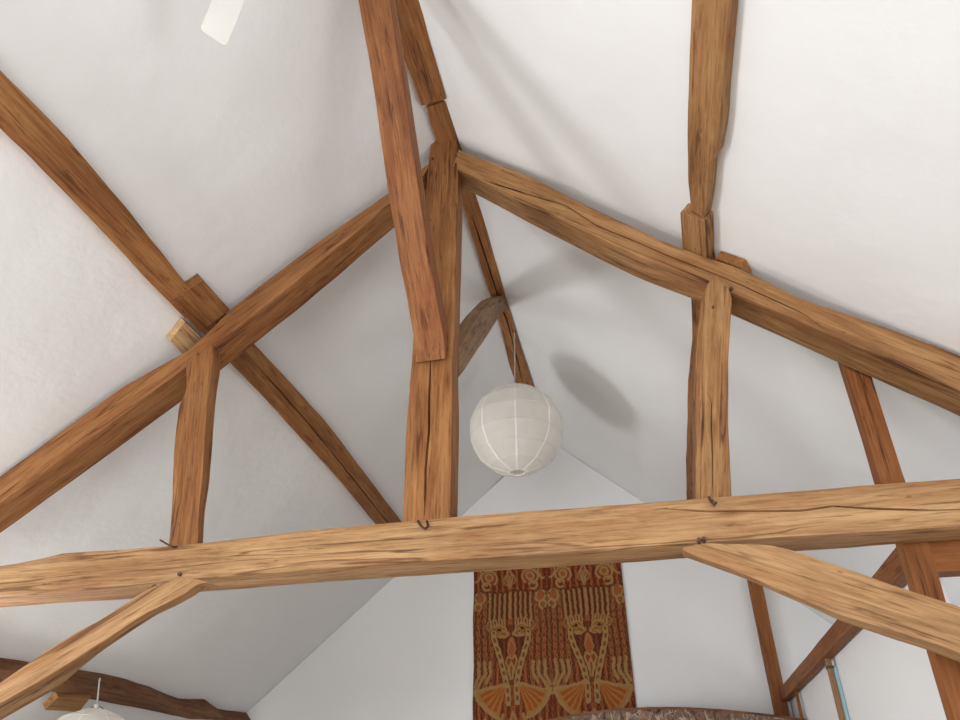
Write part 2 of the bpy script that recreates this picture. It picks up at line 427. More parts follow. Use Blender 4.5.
raftL = truss_timber('principal_rafter',
    [(-60, 516), (0, 476), (67, 427), (125, 386), (190, 349), (230, 310), (255, 290), (300, 256), (340, 227), (390, 192), (431, 162)], YT,
    [(-60, 576), (0, 534), (65, 487), (125, 443), (187, 397), (225, 367), (262, 338), (300, 308), (340, 275), (394, 228), (431, 198)], 4.25,
    YT, 4.25, OAK, rad=0.016, amp=0.005, seed=3)
tag(raftL, 'principal rafter sloping up from the left edge to the king post head', 'rafter', 'principal rafters of the truss')
raftR = truss_timber('principal_rafter',
    [(459, 150), (470, 155), (520, 172), (600, 212), (660, 240), (700, 255), (740, 268), (800, 298), (880, 325), (960, 356), (1500, 570)], YT,
    [(460, 189), (480, 198), (520, 219), (560, 239), (640, 279), (690, 298), (740, 319), (800, 346), (860, 373), (900, 391), (960, 418), (1500, 655)], 4.25,
    YT, 4.25, OAKT, crackpx=[(470, 176), (500, 186), (530, 196), (560, 205), (600, 226), (640, 246), (700, 268), (760, 293), (800, 314), (850, 344), (890, 358)], cw=0.006, cd=0.04, rad=0.018, amp=0.005, seed=4)
tag(raftR, 'cracked principal rafter sloping down from the king post to the right edge', 'rafter', 'principal rafters of the truss')

strL = truss_timber('raking_strut',
    [(161, 566), (166, 541), (170, 507), (171, 470), (172, 455), (175, 433), (179, 406), (188, 389), (188, 366), (193, 356)], 3.985,
    [(203, 562), (206, 510), (210, 480), (213, 430), (217, 390), (220, 368), (220, 354)], 4.09,
    [4.02, 3.985, 3.975], 4.09, OAK, crackpx=[(177, 544), (179, 510), (181, 480), (184, 455)], cw=0.0035, cd=0.02, rad=0.022, amp=0.008, seed=5)
tag(strL, 'short waney strut between the tie beam and the left rafter', 'strut', 'raking struts of the truss')
strR = truss_timber('raking_strut',
    [(694, 516), (694, 440), (692, 405), (694, 370), (697, 340), (701, 310), (707, 295), (712, 288)], 4.1,
    [(734, 514), (731, 460), (729, 420), (729, 360), (731, 320), (732, 300), (729, 290)], 3.98,
    [4.02, 3.98, 3.97], 4.19, OAKT, crackpx=[(713, 499), (713, 470), (711, 430), (711, 402), (704, 388)], cw=0.004, cd=0.025, rad=0.022, amp=0.006, seed=6)
tag(strR, 'knotty strut between the tie beam and the right rafter', 'strut', 'raking struts of the truss')

def proj(P):
    c = R.T @ np.array(P); return (c[0]/c[2]*F+480, c[1]/c[2]*F+360)
def reach(p, q, y, x):      # carry a timber's edge on in its own plane to where it meets the wall
    a, b = on(p, 1, y), on(q, 1, y); t = (x-a[0])/(b[0]-a[0]); return [proj(a+(b-a)*t)]
# knee braces lapped on the face of the tie beam
brL = truss_timber('knee_brace',
    [(210, 582), (198, 577), (176, 579), (158, 585), (142, 592), (100, 620), (75, 632), (45, 650), (0, 681)] + reach((75, 632), (0, 681), 3.9, XWL), 3.9,
    [(214, 592), (205, 600), (190, 609), (165, 621), (110, 657), (60, 688), (0, 722)] + reach((110, 657), (0, 722), 4.1, XWL), 4.1,
    3.9, [3.996]*3+[4.1]*9, OAK_PALE_LIT, rad=0.02, amp=0.006, seed=7)
tag(brL, 'pale knee brace lapped under the left end of the tie beam', 'brace', 'knee braces under the tie beam')
brR = truss_timber('knee_brace',
    [(683, 547), (702, 543), (770, 545), (800, 553), (850, 570), (900, 588), (960, 607)] + reach((850, 570), (960, 607), 3.9, XWR), 3.9,
    [(683, 560), (740, 581), (830, 620), (930, 651), (960, 663)] + reach((830, 620), (960, 663), 4.05, XWR), 4.05,
    3.9, [3.996]*3+[4.06]*9, OAK_PALE_LIT, rad=0.014, amp=0.004, seed=8)
tag(brR, 'wide honey coloured knee brace falling to the right below the tie beam', 'brace', 'knee braces under the tie beam')

# ridge beams
ZR = 4.87
def ridge(name, L_, R_, lab, seed, crack=None, z=ZR, top=0.11):
    a = [on(p, 2, z) for p in L_]; b = [on(p, 2, z) for p in R_]
    up = np.array([0, 0, top])
    f = lambda P, s: [W(p+s) for p in P]
    # top narrows into the apex
    n = 40; a = resample(a, n); b = resample(b, n)
    def topc(P, s): return [W((XR+(p[0]-XR)*0.12+s*0.01, p[1], z+top)) for p in P]
    o = timber(name, f(a, 0*up), f(b, 0*up), topc(b, 1), topc(a, -1), OAK, rad=0.012, amp=0.004, seed=seed, crack=crack)
    return tag(o, lab, 'beam', 'ridge beams')
def yline(x, ys, z=ZR):      # image points are only needed where the photo shows them; elsewhere go on along the ridge
    return [proj((x, y, z)) for y in ys]
def proj(P):
    c = R.T @ np.array(P); return (c[0]/c[2]*F+480, c[1]/c[2]*F+360)
rfL = yline(-1.30, [0.2, 2.0]) + [(386, 0), (400, 50), (412, 80), (421, 106)]
rfR = yline(-1.07, [0.2, 2.0]) + [(420, 0), (428, 35), (438, 70), (446, 99)]
ridge('ridge_beam', rfL, rfR, 'front length of ridge beam coming towards the viewer above the king post', 11, z=ZR-0.03, top=0.14)
rbL = [(426, 108), (431, 131), (445, 160)] + [(462, 205), (486, 284), (500, 325), (513, 382)] + yline(-1.30, [9.97])
rbR = [(449, 100), (457, 130), (466, 160)] + [(479, 200), (505, 295), (520, 345), (533, 385)] + yline(-1.09, [9.97])
ridge('ridge_beam', rbL, rbR, 'rear length of ridge beam split along its underside behind the king post', 12,
      crack=dict(pts=[(0.18, 0.35), (0.3, 0.45), (0.5, 0.6), (0.75, 0.5)], w=0.009, d=0.05))

# ridge braces in the line of the ridge
def yz_timber(name, A, B, xa, xb, xs0, xs1, mat, **kw):
    n = 40
    a = resample([on(p, 0, xa) for p in A], n); b = resample([on(p, 0, xb) for p in B], n)
    mk = lambda P, x: [W((x, p[1], p[2])) for p in P]
    return timber(name, mk(a, xs0), mk(a, xs1), mk(b, xs1), mk(b, xs0), mat, **kw)
xl, xr = -1.335, -1.125
low = [(416, 362), (414, 340), (399, 260), (387, 180), (372, 80), (358, 0)]
lo3 = [on(p, 0, xl) for p in low]
d = lo3[-1]-lo3[1]; d /= np.linalg.norm(d)
tops = ZR - 0.04
ext = lo3[-1] + d*(tops-lo3[-1][2])/d[2]
lo3.append(ext)
nrm = np.array([0, d[2], -d[1]])          # away from the underside, towards the ridge
if nrm[2] < 0: nrm = -nrm
th = 0.15
def tob(p, x): return (x, min(p[1]+nrm[1]*th, 3.985), min(p[2]+nrm[2]*th, ZR-0.035))
n = 50; lo3 = resample(lo3, n)
up3 = [tob(p, 0) for p in lo3]
fb = timber('ridge_brace', [W((xl, p[1], p[2])) for p in lo3], [W((xr-0.01*i/n, p[1], p[2])) for i, p in enumerate(lo3)],
            [W((xr, p[1], p[2])) for p in up3], [W((xl, p[1], p[2])) for p in up3], OAKR, rad=0.014, amp=0.004, seed=13)
tag(fb, 'reddish ridge brace in front of the king post, leaning up towards the viewer', 'brace', 'braces from king post to ridge')
bb = yz_timber('ridge_brace', [(459, 348), (469, 331), (481, 312), (493, 299), (504, 295)], [(459, 377), (470, 362), (483, 343), (497, 319), (507, 309)],
               -1.12, -1.12, -1.25, -1.12, OAKG, rad=0.014, amp=0.006, seed=14)
tag(bb, 'grey weathered ridge brace behind the king post', 'brace', 'braces from king post to ridge')

# ------------------------------------------------------------------ purlins
PG = 'purlins along the roof slopes'
pl = slope_timber('purlin', -1, [proj((-3.04, 0.3, roofz(-3.04))), (0, 70), (60, 130), (120, 200), (187, 285), (196, 297)],
    [proj((-3.3, 0.3, roofz(-3.3)-0.1)), (0, 128), (16, 144), (24, 150), (60, 187), (110, 240), (150, 283), (186, 318)], 0.085, OAK, rad=0.012, amp=0.005, seed=21)
tag(pl, 'upper left purlin nearer the viewer, ending at the block on the rafter', 'purlin', PG)
pl2 = slope_timber('purlin', -1, [(214, 300), (255, 345), (290, 382), (320, 415), (400, 520), proj((-3.06, 9.98, roofz(-3.06)))],
    [(190, 318), (230, 362), (262, 395), (300, 437), (345, 487), (375, 523), proj((-3.27, 9.98, roofz(-3.27)-0.1))], 0.085, OAK, rad=0.012, amp=0.005, seed=22,
    crack=dict(pts=[(0.06, 0.4), (0.2, 0.45), (0.4, 0.5), (0.7, 0.55), (0.95, 0.5)], w=0.006, d=0.04))
tag(pl2, 'left purlin behind the rafter, split by a long dark crack', 'purlin', PG)
pr = slope_timber('purlin', 1, [proj((0.56, 0.3, roofz(0.56)-0.1)), (691, 0), (690, 60), (689, 100), (688, 180), (690, 209)],
    [proj((0.8, 0.3, roofz(0.8))), (739, 0), (733, 60), (728, 120), (723, 146), (717, 153), (715, 185), (711, 210)], 0.085, OAKT, upoff=0.085, dnoff=0.0, rad=0.014, amp=0.006, seed=23)
tag(pr, 'right purlin nearer the viewer, tapering to a notched end above the rafter', 'purlin', PG)
pr2 = slope_timber('purlin', 1, [(686, 258), (690, 300), (692, 340), (688, 380), (687, 420), (685, 460), (686, 498), proj((0.62, 9.98, roofz(0.62)-0.1))],
    [(714, 258), (717, 300), (716, 380), (712, 440), (708, 498), proj((0.79, 9.98, roofz(0.79)))], 0.085, OAK, upoff=0.085, dnoff=0.0, rad=0.014, amp=0.006, seed=24)
tag(pr2, 'right purlin behind the rafter, half hidden by the right strut', 'purlin', PG)
bl = slope_timber('packing_block', -1, [(203, 280), (230, 310)], [(172, 302), (200, 333)], 0.096, OAK, rad=0.006, amp=0.002, seed=25, step=0.02, upoff=0.096)
tag(bl, 'square packing block between left purlin and left rafter', 'block')
br = slope_timber('packing_block', 1, [(680, 213), (682, 243), (684, 262)], [(713, 212), (714, 250), (716, 262)], 0.096, OAKT, upoff=0.096, dnoff=0.0, rad=0.006, amp=0.002, seed=26, step=0.02)
tag(br, 'packing block under the notched end of the right purlin', 'block')
cl = slope_timber('cleat', -1, [(185, 322), (206, 342)], [(170, 341), (190, 362)], 0.07, PALE, rad=0.005, amp=0.003, seed=27, step=0.02, upoff=0.07)
tag(cl, 'small pale wooden cleat on the left rafter beside the purlin', 'cleat')
cr = slope_timber('cleat', 1, [(715, 258), (718, 272)], [(740, 267), (746, 277)], 0.07, OAK, upoff=0.07, rad=0.006, amp=0.004, seed=28, step=0.02)
tag(cr, 'thin splintered cleat on the right rafter beside the block', 'cleat')

low = slope_timber('purlin', -1, [proj((-5.5, 1.0, roofz(-5.5))), (0, 658), (40, 663), (80, 669), (100, 674), (150, 686), (180, 698), (205, 699), (218, 709), (249, 713)],
    [proj((-5.78, 1.0, roofz(-5.78)-0.13)), (0, 684), (52, 692), (95, 700), (130, 706), (165, 714), (190, 719), (240, 721)], 0.13, OAKD, rad=0.02, amp=0.012, seed=29)
tag(low, 'dark crooked lower purlin at the bottom left corner', 'purlin', PG)
# short board under it
P0 = [slope(p, -1, 0.16) for p in ((45, 710), (58, 697), (91, 697), (79, 712))]
pts = [W(p) for p in P0]
u1 = (pts[3]-pts[0]); nb = (pts[1]-pts[0]).cross(u1).normalized()
if nb.z < 0: nb = -nb
be = timber('board_end', [pts[0], pts[3]], [pts[1], pts[2]], [pts[1]+nb*0.055, pts[2]+nb*0.055], [pts[0]+nb*0.055, pts[3]+nb*0.055], OAKT, rad=0.003, amp=0.001, seed=30)
tag(be, 'short sawn board end below the dark lower left purlin', 'board')

# ------------------------------------------------------------------ partition on the right
post = truss_timber('partition_post', [(837, 350), (843, 370), (865, 440), (877, 482), (900, 547), (931, 653), (1005, 900)], 4.34, [(864, 350), (873, 380), (892, 440), (905, 480), (934, 557), (945, 598), (1040, 900)], 4.285,
    4.285, 4.40, PINE, rad=0.006, amp=0.0015, seed=31)
tag(post, 'straight orange brown post passing behind the right end of the tie beam', 'post')
plate = timber('partition_plate', *[[W((x, 4.405, z)), W((x, 9.865, z))] for x, z in ((1.43, 1.305), (1.43, 1.173), (1.51, 1.173), (1.51, 1.305))], PINE, rad=0.005, amp=0.0015, seed=32)
tag(plate, 'level reddish plate running back from the right post to the gable wall', 'beam')
quad_wall('wall_inner', [[W((1.535, y, z)) for y, z in ((4.43, FLOOR), (9.99, FLOOR), (9.99, 1.25), (4.43, 1.25))]], PLASTER, Vector((0.05, 0, 0)))
gp = box_timber('partition_post', 1.33, 1.49, 9.87, 9.99, FLOOR, roofz(1.315)-0.13, PINE, rad=0.01, amp=0.003, seed=33)
tag(gp, 'slim post standing against the gable wall right of the hanging', 'post')
rail = box_timber('partition_rail', 1.525, XWR-0.02, 4.29, 4.41, 1.113, 1.28, PINE, axis='x', rad=0.006, amp=0.0015, seed=34)
tag(rail, 'short level rail from the right post to the right edge under the tie beam', 'rail')
st = box_timber('partition_stud', 1.455, 1.50, 7.10, 7.15, FLOOR, 1.171, OAKG, rad=0.004, amp=0.001, seed=35)
tag(st, 'grey brown stud with a pale blue edge under the partition plate', 'stud')
bm = bmesh.new(); a, b = W((1.501, 7.105, FLOOR)), W((1.53, 7.145, 1.11)); add_box(bm, a, b)
bo = bm_obj('painted_edge', bm, BLUE, parent=st, smooth=False); bo['label'] = 'pale blue painted edge'
bm = bmesh.new(); add_box(bm, W((1.45, 7.09, 1.09)), W((1.505, 7.155, 1.11)))
bo = bm_obj('collar', bm, PEG, parent=st, smooth=False)
s2 = box_timber('partition_stud', 1.475, 1.505, 9.1, 9.14, FLOOR, 1.171, PINE, rad=0.002, amp=0.0005, seed=36)
tag(s2, 'very thin brown stud under the plate next to the gable wall', 'stud')

# ------------------------------------------------------------------ pegs, nails, hooks
def peg(parent, px, y, r=0.009, out=0.018, mat=None, name='peg'):
    p = W(on(px, 1, y)); bm = bmesh.new()
    add_cyl(bm, p+Vector((0, 0.03, 0)), p-Vector((0, out, -0.003)), r, 7, r*0.8)
    return bm_obj(name, bm, mat or PEG, parent=parent, loc=p)
for px in ((433, 160), (456, 157)): peg(king, px, YT, 0.008)
peg(raftL, (199, 356), YT-0.012, 0.009)
peg(raftR, (731, 290), YT, 0.011); peg(raftR, (713, 309), YT-0.02, 0.008)
for px in ((155, 588), (180, 575), (704, 540), (699, 541), (712, 502)): peg(tie, px, YT, 0.011 if px[0] != 155 else 0.016, 0.012)
def bent(parent, pts, y, r=0.006, name='iron_hook'):
    P = [W(on(p, 1, yy)) for p, yy in zip(pts, y)]; bm = bmesh.new(); tube(bm, P, r, 8); return bm_obj(name, bm, IRON, parent=parent, loc=P[0])
bent(tie, [(418, 521), (421, 526), (425, 529), (428, 526), (427, 521)], [4.01, 3.97, 3.96, 3.975, 4.01])
bent(tie, [(160, 540), (165, 543), (172, 547), (178, 547)], [3.95, 3.96, 3.97, 4.01], 0.005)
bent(tie, [(709, 497), (711, 502), (714, 505), (717, 502)], [4.01, 3.97, 3.97, 4.01], 0.005)

# ------------------------------------------------------------------ paper lanterns
def lantern(name, centre, rad, ctop, label, rot=0.0):
    c = W(centre); r = rad*U
    root = bpy.data.objects.new(name, None); C.objects.link(root); root.location = c+Vector((0, 0, -r)); root.empty_display_size = 0.1
    bpy.context.view_layer.update()
    bm = bmesh.new(); nu, nv = 48, 60
    th0, th1 = math.radians(10), math.radians(171)
    rows = []
    nribs = 7
    def rr(t, a):
        k = (t-th0)/(th1-th0)*nribs
        scal = abs(math.sin(k*math.pi))**0.7
        gore = abs(math.sin((a-rot)*4))
        return r*(0.978 + 0.018*(1-scal) + 0.004*gore + 0.006*noise.noise(Vector((math.cos(a)*3, math.sin(a)*3, t*4))))
    for i in range(nv+1):
        t = th0+(th1-th0)*i/nv
        rows.append([bm.verts.new(c+Vector((math.sin(t)*math.cos(j*2*math.pi/nu), math.sin(t)*math.sin(j*2*math.pi/nu), math.cos(t)))*rr(t, j*2*math.pi/nu)) for j in range(nu)])
    for i in range(nv):
        for j in range(nu): bm.faces.new((rows[i][j], rows[i][(j+1) % nu], rows[i+1][(j+1) % nu], rows[i+1][j]))
    bm_obj('paper_shade', bm, PAPER, parent=root, loc=c)
    for k in range(1, nribs):
        t = th0+(th1-th0)*k/nribs
        bm = bmesh.new(); ring(bm, c+Vector((0, 0, math.cos(t)*r)), math.sin(t)*r*1.0, 0.0016, 48, 5)
        bm_obj('rib', bm, RIB, parent=root, loc=c)
    for k in range(8):
        a = rot+k*math.pi/4; bm = bmesh.new(); prev = None
        w = 0.0055
        for i in range(nv+1):
            t = th0+(th1-th0)*i/nv; q = rr(t, a)+0.0025
            d = Vector((math.sin(t)*math.cos(a), math.sin(t)*math.sin(a), math.cos(t))); tv = Vector((-math.sin(a), math.cos(a), 0))
            cur = (bm.verts.new(c+d*q-tv*w), bm.verts.new(c+d*q+tv*w), bm.verts.new(c+d*(q-0.006)+tv*w), bm.verts.new(c+d*(q-0.006)-tv*w))
            if prev:
                for m_ in range(4): bm.faces.new((prev[m_], prev[(m_+1) % 4], cur[(m_+1) % 4], cur[m_]))
            prev = cur
        bm_obj('seam', bm, SEAM, parent=root, loc=c)
    for s, nm in ((1, 'top_ring'), (-1, 'bottom_ring')):
        t = th0 if s > 0 else th1
        bm = bmesh.new(); ring(bm, c+Vector((0, 0, math.cos(t)*r*0.985)), math.sin(t)*r, 0.004, 36, 6); bm_obj(nm, bm, SEAM, parent=root, loc=c)
    tp = c+Vector((0, 0, r*math.cos(th0)))
    bm = bmesh.new(); tube(bm, [tp+Vector((-math.sin(th0)*r, 0, 0)), tp+Vector((0, 0, 0.03)), tp+Vector((math.sin(th0)*r, 0, 0))], 0.003, 6); bm_obj('wire_spreader', bm, IRON, parent=root, loc=c)
    bm = bmesh.new(); add_cyl(bm, tp+Vector((0, 0, -0.12)), tp+Vector((0, 0, 0.03)), 0.02, 14); bm_obj('lamp_holder', bm, WHITE, parent=root, loc=c)
    q = W(ctop); bm = bmesh.new()
    tube(bm, [tp+Vector((0, 0, 0.02)), tp.lerp(q, 0.4)+Vector((0.004, 0, 0)), tp.lerp(q, 0.8), q], 0.0065, 8)
    bm_obj('cord', bm, CORD, parent=root, loc=q)
    tag(root, label, 'lantern', 'round paper lanterns'); return root
lc = on((516, 430), 0, -1.15)
lantern('paper_lantern', lc, 0.51, on((514, 318), 0, -1.13)*1.0, 'round white paper lantern hanging by a cord from the ridge', 0.165)
c2 = on((97, 705), 0, -5.30)
lantern('paper_lantern', (c2[0], c2[1], c2[2]-0.53), 0.5, on((100, 678), 0, -5.315), 'second paper lantern, only its top showing at the bottom left corner', 0.3)

# ------------------------------------------------------------------ ceiling fan (one blade tip in view)
hub = W((-1.22, 1.33, 3.62)); root = bpy.data.objects.new('ceiling_fan', None); C.objects.link(root); root.location = hub; bpy.context.view_layer.update()
bm = bmesh.new(); add_cyl(bm, hub+Vector((0, 0, -0.02)), hub+Vector((0, 0, 0.12)), 0.13, 32, 0.10); add_cyl(bm, hub+Vector((0, 0, -0.06)), hub+Vector((0, 0, -0.02)), 0.07, 28, 0.11); bm_obj('motor_housing', bm, WHITE, parent=root, loc=hub)
zt = W((0, 0, ZR-0.035)).z
bm = bmesh.new(); add_cyl(bm, hub+Vector((0, 0, 0.12)), Vector((hub.x, hub.y, zt-0.06)), 0.015, 14); bm_obj('downrod', bm, WHITE, parent=root, loc=hub)
bm = bmesh.new(); add_cyl(bm, Vector((hub.x, hub.y, zt-0.07)), Vector((hub.x, hub.y, zt)), 0.04, 24, 0.075); bm_obj('canopy', bm, WHITE, parent=root, loc=hub)
tip = W((-1.935, 1.99, 3.6)); ang0 = math.atan2(tip.y-hub.y, tip.x-hub.x); Rt = (Vector((tip.x, tip.y))-Vector((hub.x, hub.y))).length+0.005
for k in range(3):
    a = ang0+k*math.pi*2/3; bm = bmesh.new()
    out = []
    w0, w1, rc = 0.045, 0.056, 0.018
    prof = [(0.17, -w0), (Rt-rc, -w1), (Rt-rc*0.3, -w1+rc*0.3), (Rt, -w1+rc), (Rt, w1-rc), (Rt-rc*0.3, w1-rc*0.3), (Rt-rc, w1), (0.17, w0)]
    ca, sa = math.cos(a), math.sin(a)
    def PT(u, v, z): return hub+Vector((u*ca-v*sa, u*sa+v*ca, z+v*0.18))
    lo_ = [bm.verts.new(PT(u, v, -0.008)) for u, v in prof]; hi_ = [bm.verts.new(PT(u, v, 0.0)) for u, v in prof]
    bm.faces.new(lo_); bm.faces.new(hi_[::-1])
    for i in range(len(prof)): bm.faces.new((lo_[i], hi_[i], hi_[(i+1) % len(prof)], lo_[(i+1) % len(prof)]))
    bl_ = bm_obj('blade', bm, WHITE, parent=root, loc=hub, smooth=False)
    bm = bmesh.new(); add_cyl(bm, PT(0.09, 0, 0.012), PT(0.25, 0, 0.01), 0.012, 10); bm_obj('blade_arm', bm, WHITE, parent=bl_, loc=hub)
tag(root, 'white ceiling fan hung from the ridge, one blade tip showing at the top edge', 'fan')

# ------------------------------------------------------------------ patterned wall hanging
def seg_d(a, b, p, q):
    px, py = p; qx, qy = q; vx, vy = qx-px, qy-py
    t = np.clip(((a-px)*vx+(b-py)*vy)/(vx*vx+vy*vy+1e-9), 0, 1)
    return np.hypot(a-px-t*vx, b-py-t*vy)
def poly_d(a, b, pts): 
    d = np.full(a.shape, 1e9)
    for p, q in zip(pts, pts[1:]): d = np.minimum(d, seg_d(a, b, p, q))
    return d
def ell_pts(cx, cy, rx, ry, a0=0, a1=360, n=14): return [(cx+rx*math.cos(math.radians(a0+(a1-a0)*i/n)), cy+ry*math.sin(math.radians(a0+(a1-a0)*i/n))) for i in range(n+1)]
def hanging_colour(A, B):
    """A = units from the left edge 0..160, B = from the top 0..250 (one unit is about 1.3 cm)"""
    rng = np.random.RandomState(3)
    A0, B0 = A, B
    A = A + 0.5*np.sin(B*0.11+A*0.05)+0.2*np.sin(B*0.67+A*0.13); B = B + 0.6*np.sin(A*0.17)+0.3*np.sin(A*0.53+B*0.2)
    a = np.abs(((A % 80.0) - 40.0)); b = B
    jit = 0.6*np.sin(A*0.9+B*0.31)+0.5*np.sin(B*1.3-A*0.4)
    col = np.zeros(A.shape+(3,)); base = np.array((0.125, 0.028, 0.013)); red = np.array((0.25, 0.055, 0.020)); orange = np.array((0.32, 0.095, 0.032)); gold = np.array((0.34, 0.205, 0.08)); dark = np.array((0.06, 0.017, 0.010))
    col[:] = base
    m = lambda mask, c, f=1.0: col.__setitem__(mask, col[mask]*(1-f)+c*f)
    # woven vertical bands
    band = np.sin(a*2*math.pi/6.6+0.4)
    m(band > 0.1, red); m((band > 0.72), orange)
    lad = (np.abs(((b+jit) % 7.0)-3.5) < 0.8) & (a > 19) & (b > 28) & (b < 122)
    m(lad & (band > -0.2), dark, 0.7)
    m((np.abs(band) < 0.22) & (a > 17) & (b > 30) & (b < 128), gold, 0.75)
    m((np.abs(np.sin(a*2*math.pi/3.3+0.9)) < 0.25) & (b > 24), gold, 0.35)
    scr = np.sin(a*1.9+3*np.sin(b*0.23))*np.sin(b*0.9+2*np.sin(a*0.31))
    m(scr > 0.72, gold, 0.4); m(scr < -0.75, dark, 0.5)
    # golden columns above the heads
    m((b > 28) & (b < 56) & (np.sin(a*2*math.pi/5.5+1.2) > 0.35) & (a < 24), gold, 0.85)
    m((b > 28) & (b < 56) & (np.sin(a*2*math.pi/5.5+1.2) < -0.5) & (a < 24), dark, 0.8)
    # top row: curled flowers and lozenges
    m(np.hypot((a-22)/9, (b-12)/8) < 1, red); m(np.hypot((a-22)/5, (b-11)/5) < 1, orange)
    for pts in (ell_pts(22, 12, 8.5, 8, 130, 430), ell_pts(25, 21, 4.5, 4, 200, 480), ell_pts(22, 11, 4, 4), ell_pts(37, 6, 6, 9, 90, 270), ell_pts(33, 33, 5, 6, 0, 330), ell_pts(35, 42, 3.5, 4, 100, 400)):
        m(poly_d(a, b, pts) < 1.1, gold)
    m(poly_d(a, b, [(0, 2), (4, 12), (0, 24)]) < 1.0, gold, 0.8); m(poly_d(a, b, ell_pts(3, 15, 3, 5)) < 0.8, gold, 0.7)
    m(np.hypot((a-33)/3.4, (b-33)/4) < 1, orange)
    m(np.abs(b-27) < 1.2, dark, 0.5)
    # pair of long-necked birds facing each other
    field = (a < 17-(b-74)*0.27) & (b > 62) & (b < 120)
    m(field, dark, 0.55)
    m((np.hypot(a/4.4, (b-83)/10) < 1) & (b > 74), orange); m(poly_d(a, b, [(0, 74), (4.5, 86), (0, 97)]) < 0.8, gold, 0.6)
    m((np.hypot((a-3)/3.2, (b-101)/9) < 1), red)
    for pts in ([(0, 95), (4, 92), (6, 97), (3, 104), (4, 110)], [(0, 98), (2, 103), (1, 114)]): m(poly_d(a, b, pts) < 0.9, gold)
    hd = np.hypot((a-12.5)/7.5, (b-67+0.25*(a-12))/5.2) < 1
    muz = np.hypot((a-5.5)/4.2, (b-70)/3.0) < 1
    m(hd | muz, np.array((0.30, 0.13, 0.035)))
    m(poly_d(a, b, ell_pts(12.5, 66.5, 7.8, 5.6, -20, 300)) < 0.9, gold); m(poly_d(a, b, [(2, 71), (5, 67.5), (9, 66)]) < 0.8, gold); m(poly_d(a, b, [(2, 71), (6, 73.5), (12, 73)]) < 0.8, gold)
    m(np.hypot((a-12)/2.2, (b-65.5)/1.3) < 1, dark); m(poly_d(a, b, [(6, 70), (9, 69)]) < 0.7, red)
    for x in (5, 8, 11, 14, 17, 20): m(poly_d(a, b, [(x, 61+abs(x-11)*0.25), (x+1.2, 55)]) < 0.7, gold)
    m(poly_d(a, b, ell_pts(22, 62, 2.6, 4.5)) < 0.8, gold, 0.7)
    neck = [(18, 68), (17.5, 76), (14, 87), (10.5, 98), (7, 110), (4.5, 122), (4.5, 136)]
    dn = poly_d(a, b, neck); m(dn < 3.6, dark); m(dn < 3.0, gold); m((dn < 1.2) & (np.abs((b % 8)-4) < 2.2), np.array((0.20, 0.06, 0.018)))
    # fan shaped wings
    ang = np.degrees(np.arctan2(b-116, a-5)); rad_ = np.hypot(a-5, b-116)
    wing = (ang > 14) & (ang < 74) & (rad_ < 34)
    m(wing, np.array((0.36, 0.17, 0.05))); m(wing & (rad_ > 7) & (rad_ < 30) & (np.sin(np.radians(ang*30)) > -0.35), np.array((0.33, 0.085, 0.02)))
    m(poly_d(a, b, ell_pts(5, 116, 34, 34, 14, 74)) < 1.6, gold); m(poly_d(a, b, [(6, 118), (38, 125)]) < 1.3, gold)
    for pts in ([(29, 98), (27, 108), (33, 118), (39, 128)], [(35, 98), (34, 110), (38, 120)], [(23, 98), (22, 108), (26, 117)], [(10, 146), (14, 158), (12, 172), (16, 186)], [(18, 152), (22, 164), (20, 178), (24, 190)], [(28, 150), (33, 160), (38, 166)]):
        m(poly_d(a, b, pts) < 1.5, gold, 0.9)
    m((np.hypot(a/6.0, (b-160)/14) < 1), orange); m(poly_d(a, b, [(0, 144), (6, 160), (0, 176)]) < 1.0, gold)
    # stripes repeat below
    low_ = (b > 190); m(low_ & (np.sin(a*2*math.pi/5.5) > 0.3), gold, 0.8)
    n1 = 0.86+0.14*np.sin(A*7.1)*np.sin(B*6.3) + 0.10*(rng.rand(*A.shape)-0.5)
    return np.clip(col*n1[..., None]*1.05, 0, 1)
h0, h1 = -2.33, -0.262; hz0, hz1 = -0.35, 3.02
nx_, nz_ = 330, 300
root = bpy.data.objects.new('wall_hanging', None); C.objects.link(root); root.location = W(((h0+h1)/2, YG-0.02, hz0)); bpy.context.view_layer.update()
me = bpy.data.meshes.new('cloth')
ii, jj = np.meshgrid(np.arange(nx_+1), np.arange(nz_+1), indexing='xy')
Xs = h0+(h1-h0)*ii/nx_; Zs = hz1-(hz1-hz0)*jj/nz_
Xs = Xs + np.where(ii == 0, 0.006*np.sin(jj*0.07), 0)
dep = 0.016+0.006*np.sin(Xs*7)*(jj/nz_)+0.003*np.sin(Xs*17+Zs*2)
front = np.stack([Xs*U, (YG-dep)*U-0.008, Zs*U+EYE], -1).reshape(-1, 3); back_ = front+np.array((0, 0.004, 0))
verts = np.vstack([front, back_]); nn = (nx_+1)*(nz_+1)
idx = lambda i, j: j*(nx_+1)+i
faces = []
for j in range(nz_):
    for i in range(nx_):
        q = (idx(i, j), idx(i, j+1), idx(i+1, j+1), idx(i+1, j)); faces.append(q); 
edge = [idx(i, 0) for i in range(nx_)]+[idx(nx_, j) for j in range(nz_)]+[idx(i, nz_) for i in range(nx_, 0, -1)]+[idx(0, j) for j in range(nz_, 0, -1)]
for k in range(len(edge)):
    p, q = edge[k], edge[(k+1) % len(edge)]; faces.append((p, q, q+nn, p+nn))
for j in range(nz_):
    for i in range(nx_):
        faces.append((idx(i, j)+nn, idx(i+1, j)+nn, idx(i+1, j+1)+nn, idx(i, j+1)+nn))
me.from_pydata(verts.tolist(), [], faces)
U1 = 160.0*ii/nx_; V1 = (hz1-Zs)/(h1-h0)*160.0
cc = hanging_colour(U1, V1).reshape(-1, 3)
at_ = me.color_attributes.new('dye', 'FLOAT_COLOR', 'POINT')
